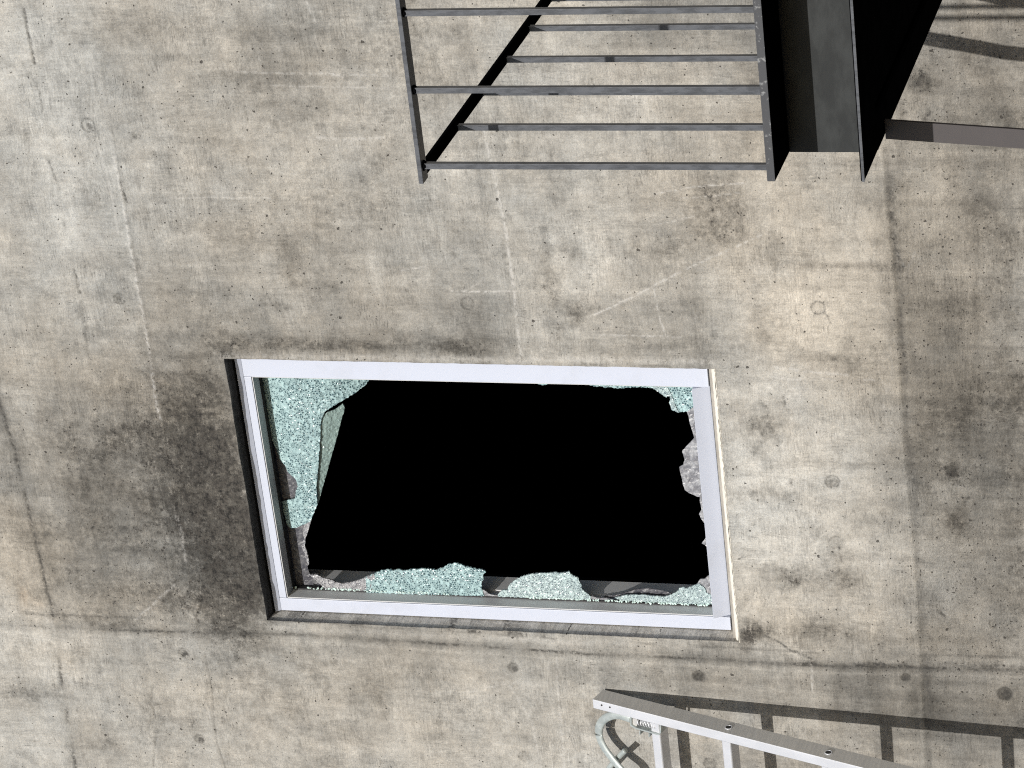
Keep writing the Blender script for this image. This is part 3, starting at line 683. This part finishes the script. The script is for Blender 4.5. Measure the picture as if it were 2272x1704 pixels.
# big crazed sheet, upper side rolled slightly outwards
def curl(u, v):
    s = max(0.0, (u - (632 + (v - 835) * .14)) / 140.0)
    lf = max(0.0, 1 - (u - (577 + (v - 838) * .157)) / 52.0)
    return YG - .001 + .030 * s * s + .016 * lf
main = zm([(304, 190), (938, 190), (934, 212), (905, 250), (840, 296), (785, 330), (730, 362), (680, 395), (655, 440), (648, 560), (640, 700), (628, 820), (634, 930), (612, 985), (592, 1030), (560, 1045), (520, 1062), (480, 1068), (458, 1050), (448, 1000), (432, 960), (428, 915),
           (470, 905), (505, 898), (508, 860), (520, 830), (512, 795), (492, 772), (468, 752), (440, 700), (420, 675), (400, 620), (372, 560), (352, 500), (340, 420)], A3, 460, 760)
sheet("glass_shard", main, MAT['glass'], curl, win, amp=1.0, seed=5, rumple=.0011)["label"] = "large teal crazed sheet of glass hanging in the upper corner"
# its edge folded back into the room
def back(u, v):
    uf = 712 - (v - 930) * .06
    return YG + .010 + .00062 * max(0, u - uf)
sheet("glass_shard", zm([(655, 420), (700, 398), (735, 385), (778, 352), (789, 372), (786, 400), (775, 430), (752, 520), (730, 600), (712, 660), (690, 740), (664, 830), (640, 920), (612, 960), (622, 820), (636, 700), (644, 560)], A3, 460, 760),
      MAT['glass_back'], back, win, amp=.5, seed=6, rumple=.0014)["label"] = "green grey edge of glass folded back into the room"
# slim crushed strip down to the corner
sheet("glass_shard", zm([(600, 1010), (585, 1065), (566, 1120), (560, 1165), (572, 1200), (581, 1240), (583, 1278), (571, 1262), (560, 1215), (546, 1180), (541, 1165), (556, 1130), (548, 1080), (560, 1045)], A3, 460, 760),
      MAT['glass_grey'], lambda u, v: YG, win, amp=.8, seed=7)
# lower edge of the picture: crushed grey run, then the two teal stumps
sheet("glass_shard", zm([(632, 1298), (740, 1303), (800, 1340), (900, 1362), (940, 1390), (1030, 1402), (1180, 1372), (1300, 1320), (1380, 1296), (1420, 1500), (1100, 1490), (845, 1478), (800, 1440), (720, 1365)], .196, 560, 1020),
      MAT['glass_grey'], lambda u, v: YG - .001, win, amp=1.0, seed=8)
sheet("glass_shard", zm([(-60, 590), (0, 570), (90, 530), (180, 490), (350, 465), (380, 490), (470, 465), (540, 490), (700, 465), (1000, 460), (1080, 482), (1190, 447), (1300, 380), (1420, 368), (1550, 412), (1700, 452), (1840, 472), (1905, 512), (1862, 545), (1868, 615), (1836, 665), (1832, 790), (1880, 905), (900, 880), (-60, 850)], .1356, 820, 1200),
      MAT['glass'], lambda u, v: YG - .002 + .00012 * max(0, 1290 - v), win, amp=1.2, seed=9)["label"] = "long low crazed glass stump beside the hinge side of the frame"
sheet("glass_shard", zm([(1800, 780), (1880, 810), (1960, 868), (2040, 890), (2110, 895), (2110, 915), (1860, 905)], .1356, 820, 1200), MAT['film_pale'], flat, win, amp=.8, seed=10)
sheet("glass_shard", zm([(175, 665), (240, 590), (345, 582), (345, 545), (385, 480), (480, 412), (600, 350), (680, 332), (900, 312), (1140, 296), (1290, 302), (1345, 282), (1372, 330), (1500, 388), (1530, 470), (1562, 570), (1640, 640), (1700, 690), (1700, 745), (1200, 735), (700, 715), (190, 690)], .1356, 1080, 1230),
      MAT['glass_pale'], lambda u, v: YG - .003 + .00010 * max(0, 1320 - v), win, amp=1.1, seed=11)["label"] = "pale humped crazed glass stump with a small hole"
sheet("glass_shard", zm([(1640, 650), (1720, 690), (1800, 712), (1920, 712), (2050, 742), (2050, 752), (1700, 745)], .1356, 1080, 1230), MAT['film_pale'], flat, win, amp=.6, seed=12)
sheet("glass_shard", zm([(150, 935), (250, 908), (400, 893), (600, 897), (860, 920), (960, 890), (1040, 838), (1062, 800), (1128, 782), (1160, 802), (1250, 772), (1300, 752), (1345, 738), (1430, 802), (1450, 870), (1545, 905), (1560, 1030), (1100, 1022), (880, 1002), (250, 975)], .15675, 1340, 1180),
      MAT['glass_pale'], lambda u, v: YG - .002, win, amp=1.0, seed=13)
sheet("interlayer_film", zm([(1320, 745), (1345, 690), (1372, 668), (1430, 664), (1480, 620), (1522, 555), (1535, 700), (1560, 1010), (1450, 900), (1420, 800), (1350, 745)], .15675, 1340, 1180),
      MAT['film_pale'], lambda u, v: YG + .002, win, amp=.6, seed=14)
# loose folds of interlayer lying in the gap
for k, (h0, off) in enumerate(((0, 0), (14, 8))):
    sheet("interlayer_film", zm([(0, 905 + off), (150, 900 + off), (300, 860 - h0 + off), (420, 820 - h0 + off), (620, 796 + off), (760, 815 + off), (900, 850 + off), (980, 880 + off), (940, 905), (700, 900), (300, 915), (0, 930)], .15675, 1340, 1180),
          MAT['film'], lambda u, v, k=k: YG + .016 + .012 * k, win, amp=.3, seed=15 + k, thick=.001)
# far corner: crazed lobe and the milky film below it
sheet("glass_shard", zm([(-20, 235), (-5, 262), (40, 300), (130, 322), (180, 316), (230, 334), (300, 326), (400, 342), (480, 336), (600, 326), (700, 328), (815, 336), (880, 382), (940, 420), (985, 455), (1005, 436), (1032, 440), (1035, 480), (1020, 520), (1040, 565), (1050, 605), (1090, 615), (1130, 642), (1180, 630), (1240, 627), (1290, 590), (1350, 545), (1345, 235)], .18085, 1300, 800),
      MAT['glass'], lambda u, v: YG - .001, win, amp=1.1, seed=17)["label"] = "teal crazed glass lobe left in the far corner"
sheet("glass_shard", zm([(820, 335), (900, 300), (1000, 330), (1050, 420), (1100, 560), (1140, 640), (1085, 615), (1050, 600), (1022, 520), (1034, 480), (1030, 440), (1005, 438), (985, 452), (940, 420), (880, 380)], .18085, 1300, 800),
      MAT['glass_pale'], lambda u, v: YG - .0035, win, amp=.6, seed=18, thick=.002)
sheet("interlayer_film", zm([(1236, 618), (1262, 700), (1276, 780), (1328, 945), (1290, 990), (1180, 1110), (1198, 1170), (1211, 1212), (1195, 1280), (1143, 1308), (1160, 1380), (1175, 1440), (1192, 1530), (1215, 1590), (1262, 1625), (1320, 1648), (1372, 1672), (1402, 1670), (1430, 1590), (1470, 1500), (1440, 1200), (1370, 530), (1300, 570)], .18085, 1300, 800),
      MAT['film_pale'], lambda u, v: YG + .001, win, amp=.5, seed=19, thick=.003)
sheet("interlayer_film", zm([(950, 220), (905, 285), (885, 340), (878, 400), (895, 470), (905, 530), (868, 605), (895, 660), (930, 715), (975, 775), (1004, 830), (1030, 830), (1010, 500), (980, 230)], .1507, 1420, 1050),
      MAT['film_pale'], lambda u, v: YG + .002, win, amp=.5, seed=20, thick=.003)
sheet("interlayer_film", zm([(1010, 880), (960, 962), (908, 1030), (958, 1060), (1000, 1110), (1040, 1250), (1062, 1250), (1035, 900)], .1507, 1420, 1050), MAT['film_pale'], lambda u, v: YG + .002, win, amp=.4, seed=21, thick=.003)
sheet("glass_shard", [(1176, 838), (1184, 850), (1205, 855), (1221, 851), (1226, 838)], MAT['glass'], flat, win, amp=.6, seed=22)["label"] = "small crazed sliver under the middle of the frame"
# bright dice standing along the sill member and the gasket
cr = MB(); rr = random.Random(77)
def die(p, s):
    q = Matrix.Rotation(rr.uniform(0, 3), 3, 'X') @ Matrix.Rotation(rr.uniform(0, 3), 3, 'Z')
    vs = [Vector(p) + q @ (Vector((sx, sy, sz)) * s * rr.uniform(.7, 1.2)) for sz in (-1, 1) for sx, sy in ((-1, -1), (1, -1), (1, 1), (-1, 1))]
    cr.add(vs, [(0, 3, 2, 1), (4, 5, 6, 7), (0, 1, 5, 4), (1, 2, 6, 5), (2, 3, 7, 6), (3, 0, 4, 7)])
for i in range(300):
    fx = rr.random()
    if 0.34 < fx < .45 and rr.random() < .6: continue
    die((JX0 + .004 + (JX1 - JX0 - .008) * fx, YG - rr.uniform(.0, .010), JZ0 + rr.uniform(.0015, .0055)), rr.uniform(.0014, .0026))
for i in range(330):
    fz = rr.random(); d_ = rr.random() ** 2
    if .45 < fz < .62 or rr.random() < .25 and fz > .7: continue
    die((JX0 + .0095 + d_ * .004, YG - rr.uniform(.001, .006), JZ0 + (JZ1 - JZ0) * fz), rr.uniform(.0012, .0024))
cr.build("glass_crumb", MAT['bead'], win)["kind"] = "stuff"

# ------------------------------------------------------------------ steel landing with its railing
XE, YL = 1.306, -1.600                       # open end and front of the landing
ZB, ZT = 2.857, 3.050                        # lower and upper flange
XR = 4.6
land = empty("steel_landing", (3.0, -0.8, ZB))
tag(land, "black painted steel landing with barred railing jutting from the concrete wall above the window's right", "landing")
fa = MB()
fa.box((XE, -1.447, ZB + .008), (XR, -1.4355, ZT - .0062))                       # web
fa.build("channel", MAT['steel'], land, bevel=.001)
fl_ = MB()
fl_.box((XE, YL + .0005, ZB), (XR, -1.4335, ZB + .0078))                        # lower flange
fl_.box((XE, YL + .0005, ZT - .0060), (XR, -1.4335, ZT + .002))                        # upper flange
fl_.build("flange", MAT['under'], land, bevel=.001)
eg = MB()
eg.box((XE - .0006, YL - .0015, ZT - .0060), (XR, YL, ZT + .0110))               # chipped front edge of the upper flange
eg.build("flange_edge", MAT['edge'], land, bevel=.0006)
eg = MB(); eg.box((XE - .0006, YL - .002, ZB - .0005), (XR, YL, ZB + .005)); eg.build("flange_edge", MAT['bar'], land)
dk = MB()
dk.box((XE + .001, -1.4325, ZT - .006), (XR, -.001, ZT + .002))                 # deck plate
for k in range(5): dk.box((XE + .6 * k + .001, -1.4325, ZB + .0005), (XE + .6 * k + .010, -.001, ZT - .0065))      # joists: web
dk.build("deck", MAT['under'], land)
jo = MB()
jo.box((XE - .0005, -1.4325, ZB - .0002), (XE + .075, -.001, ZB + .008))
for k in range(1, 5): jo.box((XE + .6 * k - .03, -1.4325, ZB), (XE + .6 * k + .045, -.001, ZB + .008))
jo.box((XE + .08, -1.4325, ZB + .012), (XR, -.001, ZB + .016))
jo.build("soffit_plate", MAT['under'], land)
ZR = 3.812
ra = MB(); ra.box((1.297, YL - .004, ZR), (XR, YL + .032, ZR + .010)); ra.build("handrail", MAT['bar'], land, bevel=.001)
ra = MB(); ra.box((1.306, YL + .0325, ZR), (1.337, -.002, ZR + .008)); ra.build("handrail", MAT['under'], land, bevel=.001)
bar0 = None
def baluster(x, y):
    global welds
    for z0, z1, r0, r1 in ((ZT + .0022, ZT + .009, .0125, .008), (ZR - .007, ZR - .0004, .008, .0115)):
        n = 9
        vs = [(x + r_ * math.cos(2 * math.pi * i / n) * random.uniform(.85, 1.15), y + r_ * math.sin(2 * math.pi * i / n) * random.uniform(.85, 1.15), z) for z, r_ in ((z0, r0), (z1, r1)) for i in range(n)]
        welds.add(vs, [tuple(range(n))[::-1], tuple(range(n, 2 * n))] + [(i, (i + 1) % n, n + (i + 1) % n, n + i) for i in range(n)])
    return baluster_(x, y)
welds = MB()
def baluster_(x, y):
    global bar0
    if bar0 is None:
        b_ = MB(); b_.box((-.0065, -.0065, ZT + .002), (.0065, .0065, ZR - .0003))
        bar0 = b_.build("baluster", MAT['bar'], None, bevel=.0008); o = bar0
    else:
        o = bar0.copy(); COL.objects.link(o)
    o.parent = land; o.location = Vector((x, y, 0)) - Vector(land.location); return o
for k in range(18): baluster(1.3335 + .1735 * k, YL + .012)
for y in (-1.345, -1.138, -.935, -.732, -.528, -.324, -.120): baluster(1.322, y)
welds.build("weld_bead", MAT['under'], land, smooth=True)["kind"] = "stuff"
# raking flat post under the landing, its foot on the ground
po = MB()
p0 = W(1987, 289, -1.345); slope = (W(2272, 309, -1.345) - p0); slope = slope / abs(slope.z)
top = p0 + slope * -(ZB - .001 - p0.z) * 1.0
bot = p0 + slope * (p0.z - 0.0)
hw = .0215
po.hexa([(bot.x - hw, -1.345, 0), (bot.x + hw, -1.345, 0), (bot.x + hw, -1.337, 0), (bot.x - hw, -1.337, 0), (top.x - hw, -1.345, ZB - .001), (top.x + hw, -1.345, ZB - .001), (top.x + hw, -1.337, ZB - .001), (top.x - hw, -1.337, ZB - .001)])
po.build("post", MAT['brown'], land)
# unseen bent straps added beside the landing's open end to cast wall shadows
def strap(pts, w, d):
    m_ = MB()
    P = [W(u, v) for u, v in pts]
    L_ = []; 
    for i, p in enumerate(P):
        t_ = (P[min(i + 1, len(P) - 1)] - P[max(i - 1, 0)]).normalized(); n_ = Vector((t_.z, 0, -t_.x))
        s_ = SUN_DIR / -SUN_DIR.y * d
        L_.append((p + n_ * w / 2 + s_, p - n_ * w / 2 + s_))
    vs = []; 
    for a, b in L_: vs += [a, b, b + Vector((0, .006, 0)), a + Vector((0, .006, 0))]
    fs = []
    for i in range(len(L_) - 1):
        for k in range(4): fs.append((i * 4 + k, i * 4 + (k + 1) % 4, (i + 1) * 4 + (k + 1) % 4, (i + 1) * 4 + k))
    fs += [(0, 1, 2, 3), tuple((len(L_) - 1) * 4 + k for k in (3, 2, 1, 0))]
    m_.add(vs, fs); return m_
strap([(2050, 84), (2090, 92), (2130, 98), (2190, 109), (2230, 117), (2275, 122)], .038, .60).build("shadow_strap", MAT['under'], land)
strap([(2100, -35), (2170, -22), (2272, -4), (2300, 0)], .055, .60).build("shadow_strap", MAT['under'], land)

# ------------------------------------------------------------------ aluminium ladder leaning on the wall
lad = empty("leaning_ladder", (-1.2, -1.3, 0))
tag(lad, "silver aluminium ladder with a hooped strap, leaning on the concrete wall below the window", "ladder")
th = math.radians(18.2)
dn = Vector((0, -math.sin(th), -math.cos(th)))          # down along the rail
ou = Vector((0, -math.cos(th), math.sin(th)))           # out from the wall, square to the rail
XL = -0.980; top = Vector((XL, -.008, 4.034)); DEP = .058; THK = .030
length = top.z / math.cos(th)
def rail(x, sgn):
    """channel rail: web on the outer side, flanges turned inwards, rounded end"""
    m_ = MB()
    def sec(p): return [p, p + ou * DEP]
    o = Vector((x, top.y, top.z))
    inn = Vector((-sgn, 0, 0))
    a0, a1 = o, o + ou * DEP
    b0, b1 = o + dn * (length - .0), o + ou * DEP + dn * (length + DEP * math.tan(th) * 1.0)
    b0 = o + dn * (length - DEP * math.tan(th) * .0)
    w_ = .0022
    def slab(p, q, r, s, n, t_): m_.hexa([p, q, q + n * t_, p + n * t_, s, r, r + n * t_, s + n * t_])
    slab(a0, a1, b1, b0, inn, w_)                                         # web
    slab(a1 + inn * w_, a1 + inn * THK, b1 + inn * THK, b1 + inn * w_, -ou, w_)     # front flange
    slab(a0 + inn * w_, a0 + inn * THK, b0 + inn * THK, b0 + inn * w_, ou, w_)      # back flange
    mid0 = o + ou * DEP * .5; slab(mid0 + inn * w_, mid0 + inn * THK, mid0 + dn * length + inn * THK, mid0 + dn * length + inn * w_, ou, w_)
    slab(a0 + inn * THK, a1 + inn * THK, b1 + inn * THK, b0 + inn * THK, -inn * 1, .0015)
    return m_
mats_rail = rail(XL, 1).build("rail", MAT['alu_dull'], lad, bevel=.0006)
mats_rail.data.materials.append(MAT['alu'])
for pl in mats_rail.data.polygons:
    if pl.normal.dot(ou) > .75 or pl.normal.x < -.5: pl.material_index = 1
XL2 = XL - .42
r2 = rail(XL2, -1).build("rail", MAT['alu'], lad, bevel=.0006)
PITCH = .3185
s_hole = (Vector((XL, -.17, 3.626)) - top).length
s0 = (W(1618, 1613, -.17) - top); s_first = s0.dot(dn)
rg0 = None
k = -1
rows = [s_first - .235] + [s_first + PITCH * i for i in range(0, 12)]
for s_ in rows:
    if s_ > length - .1: break
    cpos = top + dn * s_ + ou * DEP * .5
    if rg0 is None:
        m_ = MB(); prof = []
        for hx, ho in ((-1, -1), (1, -1), (1, 1), (-1, 1)):
            for q_ in range(5):
                an = {(-1, -1): math.pi, (1, -1): 1.5 * math.pi, (1, 1): 0.0, (-1, 1): .5 * math.pi}[(hx, ho)] + q_ * math.pi / 8
                prof.append(dn * (hx * .010 + .005 * math.cos(an)) + ou * (ho * .018 + .005 * math.sin(an)))
        m_.prism([Vector((XL2 + .001, 0, 0)) + p_ for p_ in prof], (XL - .0025 - XL2 - .001, 0, 0))
        rg0 = m_.build("rung", MAT['alu'], None, smooth=False); o = rg0
    else:
        o = rg0.copy(); COL.objects.link(o)
    o.parent = lad; o.location = Vector((0, cpos.y, cpos.z)) - Vector(lad.location)
# open rung ends seen as holes in the side of the rail
for s_ in rows[1:]:
    if s_ > length - .1: break
    cpos = top + dn * s_ + ou * DEP * .52; cpos.x = XL
    m_ = MB(); m_.tube([cpos + Vector((.0002, 0, 0)), cpos + Vector((.0016, 0, 0))], .0085, 18, True, ref=dn); o = m_.build("rung_socket", MAT['rubber'], lad)
    m_ = MB()
    n = 20; vs = []; fs = []
    for i in range(n):
        a = 2 * math.pi * i / n; d_ = dn * math.cos(a) + ou * math.sin(a)
        vs += [cpos + d_ * .0085 + Vector((.0004, 0, 0)), cpos + d_ * .0085 + Vector((.0026, 0, 0)), cpos + d_ * .0108 + Vector((.0022, 0, 0)), cpos + d_ * .0112 + Vector((.0004, 0, 0))]
    for i in range(n):
        for k_ in range(4): fs.append((i * 4 + k_, i * 4 + (k_ + 1) % 4, ((i + 1) % n) * 4 + (k_ + 1) % 4, ((i + 1) % n) * 4 + k_))
    m_.add(vs, fs); m_.build("rung_collar", MAT['alu'], lad, smooth=True)
# two rivets on the front near the top
for s_ in (.030, .058):
    p = top + dn * s_ + ou * (DEP + .0003) + Vector((-.012, 0, 0))
    m_ = MB(); m_.tube([p, p + ou * .0012], .0028, 12, ref=(1, 0, 0)); m_.build("rivet", MAT['rubber'], lad)
# spring catch bracket and hooped strap, on the inner side of the rail
def LP(u, v, lift): 
    """point on a plane parallel to the ladder's front, surveyed in photo pixels"""
    r = R.T @ np.array([u - 1136.0, v - 852.0, FPX]); r = Vector(r); C_ = Vector(CAM)
    p0 = top + ou * (DEP + lift)
    return C_ + r * ((p0 - C_).dot(ou) / r.dot(ou))
Z6 = .1989
def q6(x, y, l=0.0): return LP(1260 + x * Z6, 1500 + y * Z6, l)
bk = MB()
def plate(pts, l, t_):
    P = [q6(x, y, l) for x, y in pts]; bk.prism(P, -ou * t_)
def strip(a, b, w, l=0.0, t_=.03):
    ax, ay = a; bx, by = b; d = math.hypot(bx - ax, by - ay); nx_, ny_ = -(by - ay) / d * w / 2, (bx - ax) / d * w / 2
    plate([(ax + nx_, ay + ny_), (bx + nx_, by + ny_), (bx - nx_, by - ny_), (ax - nx_, ay - ny_)], l, t_)
strip((702, 455), (702, 548), 14); strip((698, 548), (760, 585), 14, -.0003); strip((755, 583), (1012, 655), 14, -.0006); strip((1005, 655), (1030, 632), 12, -.0009); strip((1032, 640), (1032, 545), 14, -.0012)
strip((803, 610), (803, 655), 10, -.0003, .02); strip((905, 640), (905, 680), 10, -.0003, .02)
bk.build("catch_bracket", MAT['galv'], lad)
bk = MB(); plate([(718, 470), (772, 480), (772, 560), (718, 545)], -.006, .004); plate([(775, 560), (800, 470), (1020, 530), (1025, 640), (770, 580)], -.030, .002); bk.build("catch_plate", MAT['alu_dull'], lad)
sp = MB(); pts = []
for i in range(7 * 16 + 1):
    f_ = i / (7 * 16); c0 = q6(790 + 215 * f_, 508 + 52 * f_, -.014); a = 2 * math.pi * i / 16
    pts.append(c0 + Vector((1, 0, 0)) * .0085 * math.cos(a) + ou * .0085 * math.sin(a))
sp.tube(pts, .0022, 8); sp.build("spring", MAT['alu'], lad, smooth=True)
def smoothpath(P, n=8):
    out = []
    for i in range(len(P) - 1):
        a = P[max(i - 1, 0)]; b = P[i]; c_ = P[i + 1]; d = P[min(i + 2, len(P) - 1)]
        for j in range(n):
            t_ = j / n; out.append(.5 * ((2 * b) + (c_ - a) * t_ + (2 * a - 5 * b + 4 * c_ - d) * t_ ** 2 + (3 * b - a - 3 * c_ + d) * t_ ** 3))
    out.append(P[-1]); return out
hp = smoothpath([q6(x, y, -.012) for x, y in ((700, 480), (620, 452), (540, 436), (460, 450), (385, 500), (348, 580), (352, 680), (400, 790), (470, 890), (545, 985), (640, 1090), (700, 1200))])
hk = MB(); hk.tube(hp, .0062, 14, True, sx=2.1, ref=(1, 0, 0)); hk.build("hoop", MAT['galv'], lad, smooth=True)
h2 = smoothpath([q6(x, y, -.030) for x, y in ((640, 830), (590, 880), (520, 950), (460, 1030), (420, 1110), (400, 1200))])
hk = MB(); hk.tube(h2, .0085, 14, True, ref=(1, 0, 0)); hk.build("hoop", MAT['galv'], lad, smooth=True)
